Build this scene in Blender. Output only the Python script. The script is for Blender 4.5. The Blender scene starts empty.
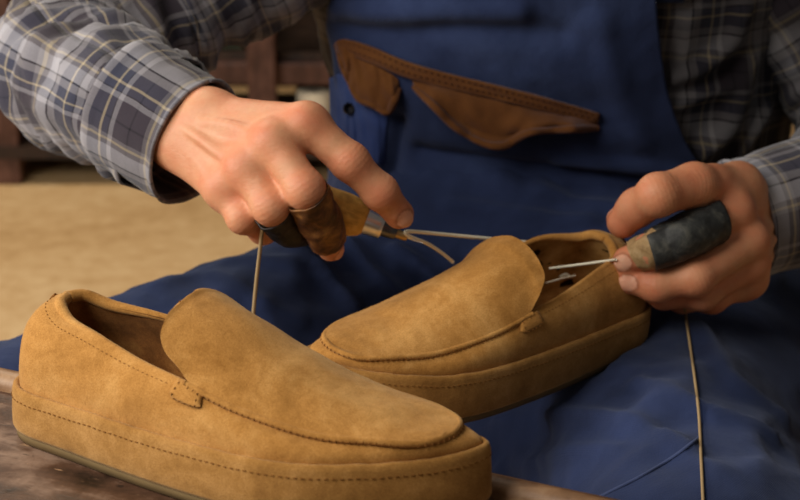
import bpy, bmesh, math, random
import numpy as np
from mathutils import Vector, Euler, Matrix, noise as mnoise
from mathutils.bvhtree import BVHTree
random.seed(7); np.random.seed(7)
SC = bpy.context.scene; COL = SC.collection
PITCH = math.radians(18.0); FPX = 1750.0; CAM = np.array([0, 0, .96])
FWD = np.array([0, math.cos(PITCH), -math.sin(PITCH)]); UP = np.array([0, math.sin(PITCH), math.cos(PITCH)])
BENCH = .5285

# ------------------------------------------------------------------ helpers
def ray(px, py):
    return np.array([1., 0, 0])*(px-400)/FPX + UP*(250-py)/FPX + FWD
def at(px, py, Y):
    d = ray(px, py); return CAM + d*(Y/d[1])
def proj(P):
    P = np.asarray(P, float)-CAM; d = P@FWD
    return np.stack([400+FPX*P[..., 0]/d, 250-FPX*(P@UP)/d], -1)
def cr(P, n=12, closed=False):
    P = np.array(P, float)
    if closed: Q = np.vstack([P[-1:], P, P[:2]])
    else: Q = np.vstack([2*P[0]-P[1], P, 2*P[-1]-P[-2]])
    out = []
    for i in range(1, len(Q)-2):
        t = np.linspace(0, 1, n, endpoint=False)[:, None]; a, b, c, d = Q[i-1], Q[i], Q[i+1], Q[i+2]
        out.append(.5*((2*b)+(-a+c)*t+(2*a-5*b+4*c-d)*t*t+(-a+3*b-3*c+d)*t**3))
    if not closed: out.append(P[-1:])
    return np.vstack(out)
def resample(P, step=None, n=None, extra=None):
    P = np.asarray(P, float); s = np.r_[0, np.cumsum(np.linalg.norm(np.diff(P, axis=0), axis=1))]
    if n is None: n = max(2, int(round(s[-1]/step))+1)
    q = np.linspace(0, s[-1], n)
    R = np.stack([np.interp(q, s, P[:, k]) for k in range(P.shape[1])], 1)
    if extra is None: return R
    E = np.stack([np.interp(q, s, extra[:, k]) for k in range(extra.shape[1])], 1); return R, E
def unit(v):
    v = np.asarray(v, float); return v/(np.linalg.norm(v, axis=-1, keepdims=True)+1e-12)
def mesh_obj(name, V, F, mat, parent=None, smooth=True, uv=None, col=None):
    me = bpy.data.meshes.new(name)
    me.from_pydata([tuple(map(float, v)) for v in V], [], [tuple(int(i) for i in f) for f in F]); me.update()
    o = bpy.data.objects.new(name, me); COL.objects.link(o)
    if smooth: me.polygons.foreach_set('use_smooth', [True]*len(me.polygons))
    if uv is not None:
        l = me.uv_layers.new(name='UVMap'); idx = np.empty(len(me.loops), np.int32); me.loops.foreach_get('vertex_index', idx)
        l.data.foreach_set('uv', np.asarray(uv, np.float32)[idx].ravel())
    if col is not None:
        a = me.color_attributes.new('Col', 'FLOAT_COLOR', 'POINT'); a.data.foreach_set('color', np.c_[col, np.ones(len(col))].astype(np.float32).ravel())
    for m in (mat if isinstance(mat, (list, tuple)) else [mat]): me.materials.append(m)
    if parent is not None: o.parent = parent
    return o
def gridf(nu, nv, cu=False, cv=False, off=0, flip=False):
    F = []
    for i in range(nu if cu else nu-1):
        for j in range(nv if cv else nv-1):
            a = i*nv+j; b = ((i+1) % nu)*nv+j; c = ((i+1) % nu)*nv+(j+1) % nv; d = i*nv+(j+1) % nv
            F.append((a+off, d+off, c+off, b+off) if flip else (a+off, b+off, c+off, d+off))
    return F
class MB:
    def __init__(s): s.V = []; s.F = []
    def add(s, V, F):
        o = len(s.V); s.V += [tuple(map(float, v)) for v in V]; s.F += [tuple(i+o for i in f) for f in F]
    def grid(s, P, cu=False, cv=False, flip=False):
        P = np.asarray(P); s.add(P.reshape(-1, 3), gridf(P.shape[0], P.shape[1], cu, cv, 0, flip))
    def box(s, lo, hi, M=None):
        x0, y0, z0 = lo; x1, y1, z1 = hi
        V = np.array([(x0, y0, z0), (x1, y0, z0), (x1, y1, z0), (x0, y1, z0), (x0, y0, z1), (x1, y0, z1), (x1, y1, z1), (x0, y1, z1)], float)
        if M is not None: V = V@M[:3, :3].T+M[:3, 3]
        s.add(V, [(0, 3, 2, 1), (4, 5, 6, 7), (0, 1, 5, 4), (1, 2, 6, 5), (2, 3, 7, 6), (3, 0, 4, 7)])
    def tube(s, P, r, n=8, closed=False, cap=True):
        P = np.asarray(P, float); r = np.broadcast_to(np.asarray(r, float), (len(P),))
        T, N, B = frames(P, closed)
        a = np.linspace(0, 2*math.pi, n, endpoint=False)
        R = P[:, None]+r[:, None, None]*(np.cos(a)[None, :, None]*N[:, None]+np.sin(a)[None, :, None]*B[:, None])
        o = len(s.V); s.grid(R, closed, True)
        if cap and not closed:
            s.F.append(tuple(o+i for i in range(n))[::-1]); e = o+(len(P)-1)*n; s.F.append(tuple(e+i for i in range(n)))
    def dash(s, a, b, nrm, w, h):
        t = unit(b-a); sd = np.cross(t, nrm)
        V = [p+sd*k*w+nrm*m*h for p in (a, b) for k, m in ((-1, -1), (1, -1), (.6, 1), (-.6, 1))]
        s.add(V, [(0, 1, 2, 3), (7, 6, 5, 4), (0, 4, 5, 1), (1, 5, 6, 2), (2, 6, 7, 3), (3, 7, 4, 0)])
    def build(s, name, mat, parent=None, smooth=True, **k): return mesh_obj(name, s.V, s.F, mat, parent, smooth, **k)
def frames(P, closed=False, up0=None):
    P = np.asarray(P, float)
    T = np.roll(P, -1, 0)-np.roll(P, 1, 0)
    if not closed: T[0] = P[1]-P[0]; T[-1] = P[-1]-P[-2]
    T = unit(T); N = np.zeros_like(P)
    u = np.array([0, 0, 1.]) if up0 is None else np.asarray(up0, float)
    if abs(T[0]@u) > .95 and up0 is None: u = np.array([1., 0, 0])
    n = unit(u-T[0]*(u@T[0]))
    for i in range(len(P)):
        n = unit(n-T[i]*(n@T[i])); N[i] = n
    return T, N, np.cross(T, N)
def tag(o, label=None, cat=None, group=None, kind=None):
    for k, v in (('label', label), ('category', cat), ('group', group), ('kind', kind)):
        if v: o[k] = v
    return o
def empty(name, loc=(0, 0, 0), rot=(0, 0, 0)):
    o = bpy.data.objects.new(name, None); COL.objects.link(o); o.location = loc; o.rotation_euler = rot; o.empty_display_size = .05; return o
def mod(o, typ, **k):
    m = o.modifiers.new(typ.lower(), typ)
    for a, b in k.items(): setattr(m, a, b)
    return m
def fbm(P, scale, seed=0., oct=2):
    out = np.empty(len(P))
    for i, p in enumerate(P):
        out[i] = mnoise.fractal(Vector((p[0]*scale[0]+seed, p[1]*scale[1]-seed, p[2]*scale[2]+2*seed)), 1., 2., oct)
    return out
def vnormals(V, F):
    V = np.asarray(V); F = np.asarray(F); n = np.cross(V[F[:, 2]]-V[F[:, 0]], V[F[:, 3]]-V[F[:, 1]])
    N = np.zeros_like(V)
    for k in range(4): np.add.at(N, F[:, k], n)
    return unit(N)
def segdist(P, L):
    L = np.asarray(L); best = np.full(len(P), 9.)
    for a, b in zip(L[:-1], L[1:]):
        ab = b-a; t = np.clip(((P-a)@ab)/(ab@ab+1e-12), 0, 1); best = np.minimum(best, np.linalg.norm(P-a-t[:, None]*ab, axis=1))
    return best
def bvh(V, F): return BVHTree.FromPolygons([tuple(map(float, v)) for v in V], [tuple(map(int, f)) for f in F])
def hit(tree, px, py, off=0.):
    d = unit(ray(px, py)); h = tree.ray_cast(Vector(CAM), Vector(d))
    if h[0] is None: return None
    return np.array(h[0])-d*off
def folds(V, F, N, lst, tree=None):
    """lst: (list of pixels seen on the surface or world points, height, width)"""
    tree = tree or bvh(V, F); D = np.zeros(len(V))
    for pts, h, w in lst:
        L = [hit(tree, *p) if len(p) == 2 else np.array(p) for p in pts]; L = [p for p in L if p is not None]
        if len(L) < 2: continue
        d = segdist(V, cr(L, 5) if len(L) > 2 else np.array(L)); D += h*np.exp(-(d/w)**2)
    return V+N*D[:, None]

# ------------------------------------------------------------------ signed-distance modelling
class Field:
    def __init__(s, lo, hi, h):
        s.lo = np.array(lo, float); s.h = h; s.n = np.ceil((np.array(hi)-s.lo)/h).astype(int)+1
        s.ax = [(s.lo[k]+h*np.arange(s.n[k])).astype(np.float32) for k in range(3)]
        s.v = np.full(s.n, 1., np.float32)
    def sub(s, lo, hi, m):
        a = np.clip(np.floor((np.minimum(lo, hi)-m-s.lo)/s.h).astype(int), 0, s.n); b = np.clip(np.ceil((np.maximum(lo, hi)+m-s.lo)/s.h).astype(int)+1, 0, s.n)
        sl = tuple(slice(a[k], b[k]) for k in range(3))
        return sl, s.ax[0][sl[0]][:, None, None], s.ax[1][sl[1]][None, :, None], s.ax[2][sl[2]][None, None, :]
    def put(s, sl, d, k):
        o = s.v[sl]
        if k > 0:
            hh = np.maximum(k-np.abs(o-d), 0)/k; s.v[sl] = np.minimum(o, d)-hh*hh*k*.25
        else: s.v[sl] = np.minimum(o, d)
    def cap(s, a, b, r0, r1, k=0., flat=None):
        a = np.array(a, float); b = np.array(b, float); R = max(r0, r1)
        sl, X, Y, Z = s.sub(np.minimum(a, b)-R, np.maximum(a, b)+R, k+4*s.h)
        ab = b-a; L = ab@ab+1e-12
        t = np.clip(((X-a[0])*ab[0]+(Y-a[1])*ab[1]+(Z-a[2])*ab[2])/L, 0, 1)
        s.put(sl, np.sqrt((X-a[0]-t*ab[0])**2+(Y-a[1]-t*ab[1])**2+(Z-a[2]-t*ab[2])**2)-(r0+(r1-r0)*t), k)
    def ell(s, c, r, k=0., M=None):
        c = np.array(c, float); r = np.array(r, float); R = r.max()
        sl, X, Y, Z = s.sub(c-R, c+R, k+4*s.h)
        X = X-c[0]; Y = Y-c[1]; Z = Z-c[2]
        if M is not None: X, Y, Z = (M[0][0]*X+M[0][1]*Y+M[0][2]*Z, M[1][0]*X+M[1][1]*Y+M[1][2]*Z, M[2][0]*X+M[2][1]*Y+M[2][2]*Z)
        q = np.sqrt((X/r[0])**2+(Y/r[1])**2+(Z/r[2])**2); g = np.sqrt((X/r[0]**2)**2+(Y/r[1]**2)**2+(Z/r[2]**2)**2)+1e-9
        s.put(sl, q*(q-1)/g, k)
    def join(s, o, k):
        hh = np.maximum(k-np.abs(s.v-o.v), 0)/k; s.v = np.minimum(s.v, o.v)-hh*hh*k*.25
    def carve(s, d_sl, d):   # subtract
        s.v[d_sl] = np.maximum(s.v[d_sl], -d)
    def mesh(s):
        v = s.v; ins = v < 0; nx, ny, nz = s.n
        c = np.zeros((nx-1, ny-1, nz-1), np.int8)
        for i in (0, 1):
            for j in (0, 1):
                for k in (0, 1): c += ins[i:nx-1+i, j:ny-1+j, k:nz-1+k]
        act = np.argwhere((c > 0) & (c < 8)); idx = -np.ones(c.shape, np.int64); idx[tuple(act.T)] = np.arange(len(act))
        S = np.zeros((len(act), 3)); W = np.zeros(len(act)); E = [(0, 0, 0), (1, 0, 0), (0, 1, 0), (1, 1, 0), (0, 0, 1), (1, 0, 1), (0, 1, 1), (1, 1, 1)]
        for p in E:
            for ax in range(3):
                if p[ax]: continue
                q = list(p); q[ax] = 1
                va = v[tuple((act+p).T)]; vb = v[tuple((act+q).T)]; m = (va < 0) != (vb < 0)
                t = np.where(m, va/(va-vb+1e-20), 0); pt = np.tile(np.array(p, float), (len(act), 1)); pt[:, ax] += t
                S[m] += pt[m]; W[m] += 1
        V = s.lo+s.h*(act+S/W[:, None]); Fs = []
        for ax in range(3):
            b, cc = (ax+1) % 3, (ax+2) % 3; sl0 = [slice(None)]*3; sl1 = [slice(None)]*3; sl0[ax] = slice(0, -1); sl1[ax] = slice(1, None)
            A, B = ins[tuple(sl0)], ins[tuple(sl1)]; e = np.argwhere(A != B); e = e[(e[:, b] > 0) & (e[:, cc] > 0) & (e[:, b] < s.n[b]-1) & (e[:, cc] < s.n[cc]-1)]
            def at_(db, dc):
                q = e.copy(); q[:, b] -= db; q[:, cc] -= dc; return idx[tuple(q.T)]
            quad = np.stack([at_(1, 1), at_(0, 1), at_(0, 0), at_(1, 0)], 1); fl = ~A[tuple(e.T)]; quad[fl] = quad[fl][:, ::-1]; Fs.append(quad)
        F = np.vstack(Fs); F = F[(F >= 0).all(1)]
        return V, F
def relax(V, F, it=2, lam=.5):
    F = np.asarray(F)
    for _ in range(it):
        S = np.zeros_like(V); W = np.zeros(len(V))
        for k in range(4):
            a, b = F[:, k], F[:, (k+1) % 4]; np.add.at(S, a, V[b]); np.add.at(W, a, 1); np.add.at(S, b, V[a]); np.add.at(W, b, 1)
        V = V+lam*(S/np.maximum(W, 1)[:, None]-V)
    return V

# ------------------------------------------------------------------ materials
def srgb(r, g, b):
    return tuple(((c/255/12.92) if c/255 <= .04045 else ((c/255+.055)/1.055)**2.4) for c in (r, g, b))+(1,)
class Mat:
    def __init__(s, name, rough=.7, spec=.3):
        s.m = bpy.data.materials.new(name); s.m.use_nodes = True; s.t = s.m.node_tree; s.b = s.t.nodes['Principled BSDF']
        s.b.inputs['Roughness'].default_value = rough; s.b.inputs['Specular IOR Level'].default_value = spec
    def n(s, typ, ins=None, **k):
        nd = s.t.nodes.new(typ)
        for a, b in k.items(): setattr(nd, a, b)
        for a, b in (ins or {}).items():
            if hasattr(b, 'is_output'): s.t.links.new(b, nd.inputs[a])
            else: nd.inputs[a].default_value = b
        return nd
    def coord(s, which='Object', scale=(1, 1, 1)):
        c = s.n('ShaderNodeTexCoord'); return s.n('ShaderNodeMapping', {'Vector': c.outputs[which], 'Scale': scale}).outputs['Vector']
    def noise(s, vec, scale, detail=4, rough=.55, dist=0.):
        return s.n('ShaderNodeTexNoise', {'Vector': vec, 'Scale': scale, 'Detail': detail, 'Roughness': rough, 'Distortion': dist}).outputs['Fac']
    def ramp(s, fac, stops, interp='LINEAR'):
        r = s.n('ShaderNodeValToRGB', {'Fac': fac}); e = r.color_ramp.elements; r.color_ramp.interpolation = interp
        while len(e) < len(stops): e.new(.5)
        for q, (p, c) in zip(e, stops): q.position = p; q.color = c
        return r.outputs['Color']
    def mix(s, fac, a, b, mode='MIX'):
        m = s.n('ShaderNodeMix', data_type='RGBA', blend_type=mode)
        for i, v in ((0, fac), (6, a), (7, b)):
            if hasattr(v, 'is_output'): s.t.links.new(v, m.inputs[i])
            else: m.inputs[i].default_value = v
        return m.outputs[2]
    def math(s, op, a, b=0.):
        m = s.n('ShaderNodeMath', operation=op)
        for i, v in ((0, a), (1, b)):
            if hasattr(v, 'is_output'): s.t.links.new(v, m.inputs[i])
            else: m.inputs[i].default_value = v
        return m.outputs[0]
    def set(s, k, v):
        if hasattr(v, 'is_output'): s.t.links.new(v, s.b.inputs[k])
        else: s.b.inputs[k].default_value = v
    def bump(s, h, strength=.3, dist=.002):
        s.set('Normal', s.n('ShaderNodeBump', {'Height': h, 'Strength': strength, 'Distance': dist}).outputs['Normal'])
def suede(name, c0, c1, c2, sheen=.25):
    M = Mat(name, .95, .1); v = M.coord()
    big = M.noise(v, 18, 6, .66, .8); mid = M.noise(v, 120, 4, .7); fine = M.noise(v, 1100, 3, .8)
    f = M.math('ADD', M.math('MULTIPLY', big, .7), M.math('MULTIPLY', mid, .3))
    c = M.ramp(f, [(.34, c0), (.5, c1), (.64, c2)])
    c = M.mix(M.ramp(fine, [(.4, (0, 0, 0, 1)), (.68, (.8, .8, .8, 1))]), c, M.mix(1., c, (.6, .54, .44, 1), 'MULTIPLY'))
    M.set('Base Color', c); M.set('Sheen Weight', sheen); M.set('Sheen Roughness', .5); M.set('Sheen Tint', (1, .8, .5, 1))
    M.bump(M.math('ADD', fine, M.math('MULTIPLY', mid, 2.)), .35, .0006); return M.m
SU = suede('suede_tan', srgb(158, 109, 50), srgb(186, 134, 70), srgb(207, 157, 92))
SU_FOX = suede('suede_foxing', srgb(140, 97, 46), srgb(168, 122, 64), srgb(190, 143, 84))
LIN = suede('lining_brown', srgb(110, 68, 32), srgb(156, 104, 54), srgb(188, 136, 76), .1)
LIN_T = suede('lining_tan', srgb(120, 84, 40), srgb(160, 120, 66), srgb(188, 146, 88), .1)
def holed():
    M = Mat('lining_unfinished', .95, .1); v = M.coord(); big = M.noise(v, 30, 4, .6); fine = M.noise(v, 900, 2)
    c = M.ramp(big, [(.35, srgb(140, 100, 50)), (.5, srgb(176, 134, 78)), (.66, srgb(204, 164, 104))])
    h = M.noise(M.coord('Object', (1, 1, 1.6)), 48, 2, .5, .3); c = M.mix(M.ramp(h, [(.60, (0, 0, 0, 1)), (.63, (1, 1, 1, 1))]), c, srgb(40, 24, 10)); M.set('Base Color', c); M.bump(fine, .4, .0008); return M.m
LIN_H = holed()
def plain(name, c, rough=.7, spec=.3, metal=0., nz=0., sc=60):
    M = Mat(name, rough, spec); M.set('Metallic', metal)
    if nz: M.set('Base Color', M.mix(M.noise(M.coord(), sc), tuple(x*(1-nz) for x in c[:3])+(1,), tuple(min(1, x*(1+nz)) for x in c[:3])+(1,)))
    else: M.set('Base Color', c)
    return M.m
STITCH = plain('stitch_brown', srgb(120, 80, 38), .9, .1)
OUTS = plain('outsole_rubber', srgb(112, 92, 60), .8, .2, 0, .2)
THREAD = plain('waxed_thread', srgb(246, 236, 214), .6, .3, 0, .15, 900)
THREAD_D = plain('hanging_thread', srgb(160, 136, 100), .7, .2, 0, .2, 900)
STEEL = plain('polished_steel', srgb(240, 240, 240), .32, .5, 1.)
BRASS = plain('brass', srgb(190, 160, 110), .35, .5, 1.)
BLACKM = plain('black_plastic', srgb(24, 24, 30), .5, .4)
def denim(name, a, b, c):
    M = Mat(name, .92, .12); v = M.coord()
    big = M.noise(v, 7, 5, .6, .4); fine = M.noise(v, 900, 2, .6)
    w = M.n('ShaderNodeTexWave', {'Vector': v, 'Scale': 260., 'Distortion': 2., 'Detail': 2.}, bands_direction='DIAGONAL').outputs['Fac']
    col = M.ramp(big, [(.3, a), (.5, b), (.72, c)])
    col = M.mix(M.math('MULTIPLY', fine, .4), col, M.mix(1., col, (.5, .5, .55, 1), 'MULTIPLY'))
    M.set('Base Color', col); M.set('Sheen Weight', .12); M.set('Sheen Tint', (.6, .7, 1, 1))
    M.bump(M.math('ADD', M.math('MULTIPLY', w, .5), M.math('ADD', fine, M.math('MULTIPLY', M.noise(v, 60, 3), 3.))), .35, .0012); return M.m
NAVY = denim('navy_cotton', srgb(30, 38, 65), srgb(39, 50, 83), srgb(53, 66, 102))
NAVY_SHADED = denim('navy_trouser_shaded', srgb(26, 33, 57), srgb(33, 43, 73), srgb(47, 59, 96))  # bib navy made darker for the legs, their shade put into the colour
NAVY_S = denim('navy_seam', srgb(48, 58, 92), srgb(58, 68, 104), srgb(70, 82, 118))
BLUE_L = denim('blue_pale', srgb(40, 54, 100), srgb(50, 66, 116), srgb(72, 92, 146))  # paler blue than the bib, for the side gusset
CANV = denim('brown_canvas', srgb(74, 44, 20), srgb(98, 60, 28), srgb(120, 80, 42))
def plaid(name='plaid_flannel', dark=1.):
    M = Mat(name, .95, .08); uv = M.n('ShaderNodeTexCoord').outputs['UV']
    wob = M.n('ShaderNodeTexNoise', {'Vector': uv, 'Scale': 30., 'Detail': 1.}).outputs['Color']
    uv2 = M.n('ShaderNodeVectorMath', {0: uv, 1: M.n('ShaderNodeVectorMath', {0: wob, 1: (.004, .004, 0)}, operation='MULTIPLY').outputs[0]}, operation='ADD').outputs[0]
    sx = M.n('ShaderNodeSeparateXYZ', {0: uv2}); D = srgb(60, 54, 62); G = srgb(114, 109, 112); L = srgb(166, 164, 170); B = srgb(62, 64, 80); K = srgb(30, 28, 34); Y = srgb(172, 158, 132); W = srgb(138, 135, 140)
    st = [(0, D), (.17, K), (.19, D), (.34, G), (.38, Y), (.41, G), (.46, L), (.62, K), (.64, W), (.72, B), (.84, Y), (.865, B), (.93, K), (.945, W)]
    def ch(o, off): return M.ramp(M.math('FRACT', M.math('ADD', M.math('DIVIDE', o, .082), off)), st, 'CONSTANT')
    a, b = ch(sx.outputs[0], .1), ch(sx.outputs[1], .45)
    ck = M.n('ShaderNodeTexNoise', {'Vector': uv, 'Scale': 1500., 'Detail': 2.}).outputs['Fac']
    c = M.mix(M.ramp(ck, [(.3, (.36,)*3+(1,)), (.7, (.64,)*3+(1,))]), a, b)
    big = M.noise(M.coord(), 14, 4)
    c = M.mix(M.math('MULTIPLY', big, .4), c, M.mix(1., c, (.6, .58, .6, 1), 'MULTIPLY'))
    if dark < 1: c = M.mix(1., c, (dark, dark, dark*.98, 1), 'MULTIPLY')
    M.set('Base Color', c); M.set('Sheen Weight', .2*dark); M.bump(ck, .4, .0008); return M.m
PLAID = plaid(); PLAID_SHADED = plaid('plaid_flannel_shaded', .42)  # second copy has the shade on torso and left sleeve multiplied into its colour
def skin():
    M = Mat('skin', .5, .35); v = M.coord(); a = M.n('ShaderNodeAttribute', attribute_name='Col').outputs['Color']
    n1 = M.noise(v, 60, 4, .6); n2 = M.noise(v, 420, 3, .6)
    c = M.mix(M.ramp(n1, [(.35, (0, 0, 0, 1)), (.7, (.55, .55, .55, 1))]), a, M.mix(1., a, (.95, .66, .58, 1), 'MULTIPLY'))
    c = M.mix(M.math('MULTIPLY', n2, .3), c, M.mix(1., c, (.7, .62, .55, 1), 'MULTIPLY'))
    M.set('Base Color', c); M.set('Subsurface Weight', .12); M.set('Subsurface Radius', (.006, .002, .001)); M.set('Subsurface Scale', .6)
    vo = M.n('ShaderNodeTexVoronoi', {'Vector': v, 'Scale': 900.}, feature='DISTANCE_TO_EDGE').outputs['Distance']
    wr = M.noise(M.coord('Object', (1, 1, 2.2)), 170, 4, .6, .8)
    M.bump(M.math('ADD', M.math('MULTIPLY', vo, .6), M.math('MULTIPLY', wr, 2.0)), .28, .0009); return M.m
SKIN = skin()
def leather(name, a, b, c, rough=.55, sc=60):
    M = Mat(name, rough, .35); v = M.coord(); n1 = M.noise(v, sc, 5, .65, .5); n2 = M.noise(v, 700, 3)
    M.set('Base Color', M.ramp(n1, [(.34, a), (.5, b), (.68, c)])); M.bump(M.math('ADD', n1, M.math('MULTIPLY', n2, .4)), .5, .001); return M.m
GUARD_B = leather('guard_brown', srgb(52, 30, 14), srgb(96, 58, 28), srgb(156, 108, 52), .5, 70)
GUARD_K = leather('guard_black', srgb(34, 35, 36), srgb(52, 54, 54), srgb(86, 86, 80), .55, 90)
GUARD_D = leather('guard_dark', srgb(18, 16, 16), srgb(32, 28, 26), srgb(58, 48, 38), .5, 90)
WAX = leather('guard_edge_wax', srgb(140, 112, 74), srgb(168, 138, 96), srgb(186, 160, 120), .7, 120)
def wood(name, a, b, c, sc=(1, 1, 1), rough=.45, scratch=None):
    M = Mat(name, rough, .4); v = M.coord('Object', sc); g = M.noise(v, 30, 6, .65, 1.2); bl = M.noise(M.coord(), 26, 5, .7, .3)
    col = M.ramp(M.math('ADD', M.math('MULTIPLY', g, .5), M.math('MULTIPLY', bl, .5)), [(.36, a), (.5, b), (.62, c)])
    if scratch:
        sp = M.noise(v, 120, 4, .7); col = M.mix(M.ramp(sp, [(.66, (0, 0, 0, 1)), (.74, (1, 1, 1, 1))]), col, scratch)
        dk = M.noise(M.coord('Object', (1, 2, 1)), 70, 4, .7); col = M.mix(M.ramp(dk, [(.64, (0, 0, 0, 1)), (.7, (.8, .8, .8, 1))]), col, srgb(34, 22, 16))
    M.set('Base Color', col); M.set('Roughness', M.math('ADD', M.math('MULTIPLY', bl, .5), rough-.25)); M.bump(M.math('ADD', g, bl), .5, .0015); return M.m
BENCHW = wood('bench_wood', srgb(30, 19, 13), srgb(82, 56, 40), srgb(132, 106, 88), (.35, 1.3, 1), .5, srgb(170, 134, 100))
RAILW = wood('rail_wood', srgb(84, 56, 36), srgb(132, 98, 68), srgb(166, 134, 102), (.2, 1, 1), .5)
HANDLE = wood('awl_wood', srgb(150, 104, 34), srgb(226, 176, 84), srgb(250, 222, 150), (.5, 1, 1), .6)
RACKW = wood('rack_wood', srgb(52, 30, 24), srgb(84, 54, 44), srgb(112, 78, 66), (1, 1, .2), .5)
DARKW = wood('dark_wood', srgb(30, 20, 16), srgb(48, 32, 24), srgb(66, 46, 34), (1, 1, .3), .6)
STOOLW = wood('stool_wood', srgb(60, 36, 22), srgb(92, 58, 36), srgb(120, 80, 52), (.3, 1, 1), .5)

# ------------------------------------------------------------------ loafers
DIM = dict(L=.30, wh=.0467, wb=.0538, hf=.0332, hft=.0391, zh=.0818, xh=.0235, zs=.0739, ws=.0270, xt=.1518, zt=.0648, wt=.0390, zm=.0562, wm=.0397, zq=.0484, wq=.0348, xe=.2867, ze=.0460, xg=.1236, zg=.0988, wg=.0382, bend=.0229, mo=.0169, toe=.0129, ss=.0012, mz=0., mw=0., zb=0.)
def make_shoe(label, loc, rot, mirror, tweak=None, arch=None, seed=0, lining=None):
    d = dict(DIM); d.update(tweak or {}); L = d['L']; wh, wb = d['wh'], d['wb']; xt = d['xt']
    zb = d['zb']; root = empty('suede_loafer', loc, rot); tag(root, label, 'shoe', 'pair of tan suede loafers')
    sg = -1. if mirror else 1.
    def bend(P):
        P = np.array(P, float); t = np.clip((P[..., 0]-.12)/(L-.12), 0, 1); P[..., 1] = (P[..., 1]+d['bend']*t*t)*sg; return P
    hfx = lambda x: d['hf']+(d['hft']-d['hf'])*x/L
    st_o = [(0, 0), (.006, .6*wh), (.025, .93*wh), (.06, wh), (.105, wh*.57+wb*.43), (.15, wh*.28+wb*.72), (.2, wb), (.24, .955*wb), (.270, .77*wb), (L-.013, .52*wb), (L-.0035, .27*wb), (L, 0)]
    st_r = [(d['xh'], 0, d['zh']), (d['xh']+.0055, .0125, d['zh']-.0012), (.046, d['ws']*.80, d['zh']-.0065), (.078, d['ws']+.002, d['zs']), (.112, (d['ws']+d['wt'])/2+.001, d['zs']*.42+d['zt']*.58), (xt, d['wt'], d['zt']),
            (.185, d['wm'], d['zm']), (.228, d['wq']*1.03, d['zq']), (.260, d['wq']*.80, d['ze']+.0015), (d['xe']-.0095, d['wq']*.56, d['ze']), (d['xe']-.0024, d['wq']*.29, d['ze']), (d['xe'], 0, d['ze'])]
    n = 10; o1, r1 = cr(st_o, n), cr(st_r, n); K = len(o1)
    sm_ = lambda x, a, b: (lambda t: t*t*(3-2*t))(np.clip((x-a)/(b-a), 0, 1))
    def bendR(P):
        P = np.array(P, float); P[..., 1] += d['ss']*sm_(P[..., 0], .15, .21); return bend(P)
    def loop(P):
        P = P.copy(); Q = P[::-1][1:-1].copy(); Q[:, 1] *= -1; P[:, 1] -= d['mo']*sm_(P[:, 0], .17, .24)*np.clip(P[:, 1]/.03, 0, 1)
        A_ = np.vstack([P, Q]); A_[:, 1] += d['toe']*sm_(A_[:, 0], .2, .3); return bend(A_)
    O = loop(np.c_[o1, o1[:, 0]*0])
    for _ in range(14):
        w_ = np.clip((O[:, 0]-.23)/.03, 0, 1)[:, None]*.5; O = O+w_*(.5*np.roll(O, 1, 0)+.5*np.roll(O, -1, 0)-O)
    bump_ = np.exp(-((r1[:, 0]-.08)/.035)**2); rm = r1+np.c_[bump_*0, bump_*d['mw'], bump_*d['mz']]
    rl = r1[::-1][1:-1].copy(); rl[:, 1] *= -1; R = bendR(np.vstack([rm, rl])); NL = len(O)
    T = unit(np.roll(O, -1, 0)-np.roll(O, 1, 0)); Nn = np.stack([T[:, 1], -T[:, 0], T[:, 2]*0], 1)
    if ((O-O.mean(0))*Nn).sum() < 0: Nn = -Nn
    H = np.array([hfx(x) for x in O[:, 0]]); Z = np.array([0, 0, 1.])
    fl = not mirror
    # platform: outsole strip and foxing
    def sweep(prof, name, mat):
        P = np.stack([O+Nn*a+Z*(np.array(b)[:, None] if np.ndim(b) else b) for a, b in prof], 1)
        m = MB(); m.grid(P, True, False, fl); return m.build(name, mat, root)
    jig = fbm(O, (90, 90, 90), seed, 2)*.0006
    H = H+jig
    sweep([(-.03, zb), (-.004, zb), (-.0010, zb+.0006), (-.0002, zb+.0062), (-.002, zb+.0075)], 'outsole', OUTS)
    m = MB(); c = O.mean(0); m.add(np.vstack([O+Nn*-.03+Z*zb]), [tuple(range(NL))]); m.build('outsole_base', OUTS, root)
    sweep([(-.004, zb+.0064), (.0004, zb+.0066), (.0012, zb+.0086), (.0010, H*.5), (.0002, H-.004), (-.0006, H-.0012), (-.0018, H), (-.0034, H-.0004), (-.0044, H-.0016), (-.0058, H-.006)], 'foxing', SU_FOX)
    # upper
    B = O+Nn*-.0046+Z*(H-.004)[:, None]
    hl = np.clip((.075-O[:, 0])/.065, 0, 1); hl = (hl*hl*(3-2*hl))[:, None]; C = B+Z*((.72+.20*hl[:, 0])*(R[:, 2]-B[:, 2]))[:, None]+Nn*(.0030-.0010*hl)
    nv = 14; vv = np.linspace(0, 1, nv)
    def up(i, v, off=0.):
        i = np.asarray(i) % NL; v = np.asarray(v, float)[..., None]; p = (1-v)**2*B[i]+2*v*(1-v)*C[i]+v*v*R[i]
        if np.ndim(off) == 0 and off == 0: return p
        tv = unit(-2*(1-v)*B[i]+2*(1-2*v)*C[i]+2*v*R[i]); nn = unit(Nn[i]-tv*(Nn[i]*tv).sum(-1, keepdims=True)); return p+nn*off
    U = np.stack([up(np.arange(NL), np.full(NL, v)) for v in vv], 1)
    nz = fbm(U.reshape(-1, 3), (28, 28, 28), 3.+seed, 2).reshape(U.shape[:2]); U += (Nn[:, None]*(nz*.0012*np.sin(np.pi*vv))[..., None])
    m = MB(); m.grid(U, True, False, fl); m.build('upper', SU, root)
    # collar: rolled rim from tab to tab round the heel, then the lining
    kt = 5*n
    ids = np.r_[np.arange(NL-kt, NL), np.arange(0, kt+1)]
    rim = R[ids]-Z*.0018-Nn[ids]*.0018
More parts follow.
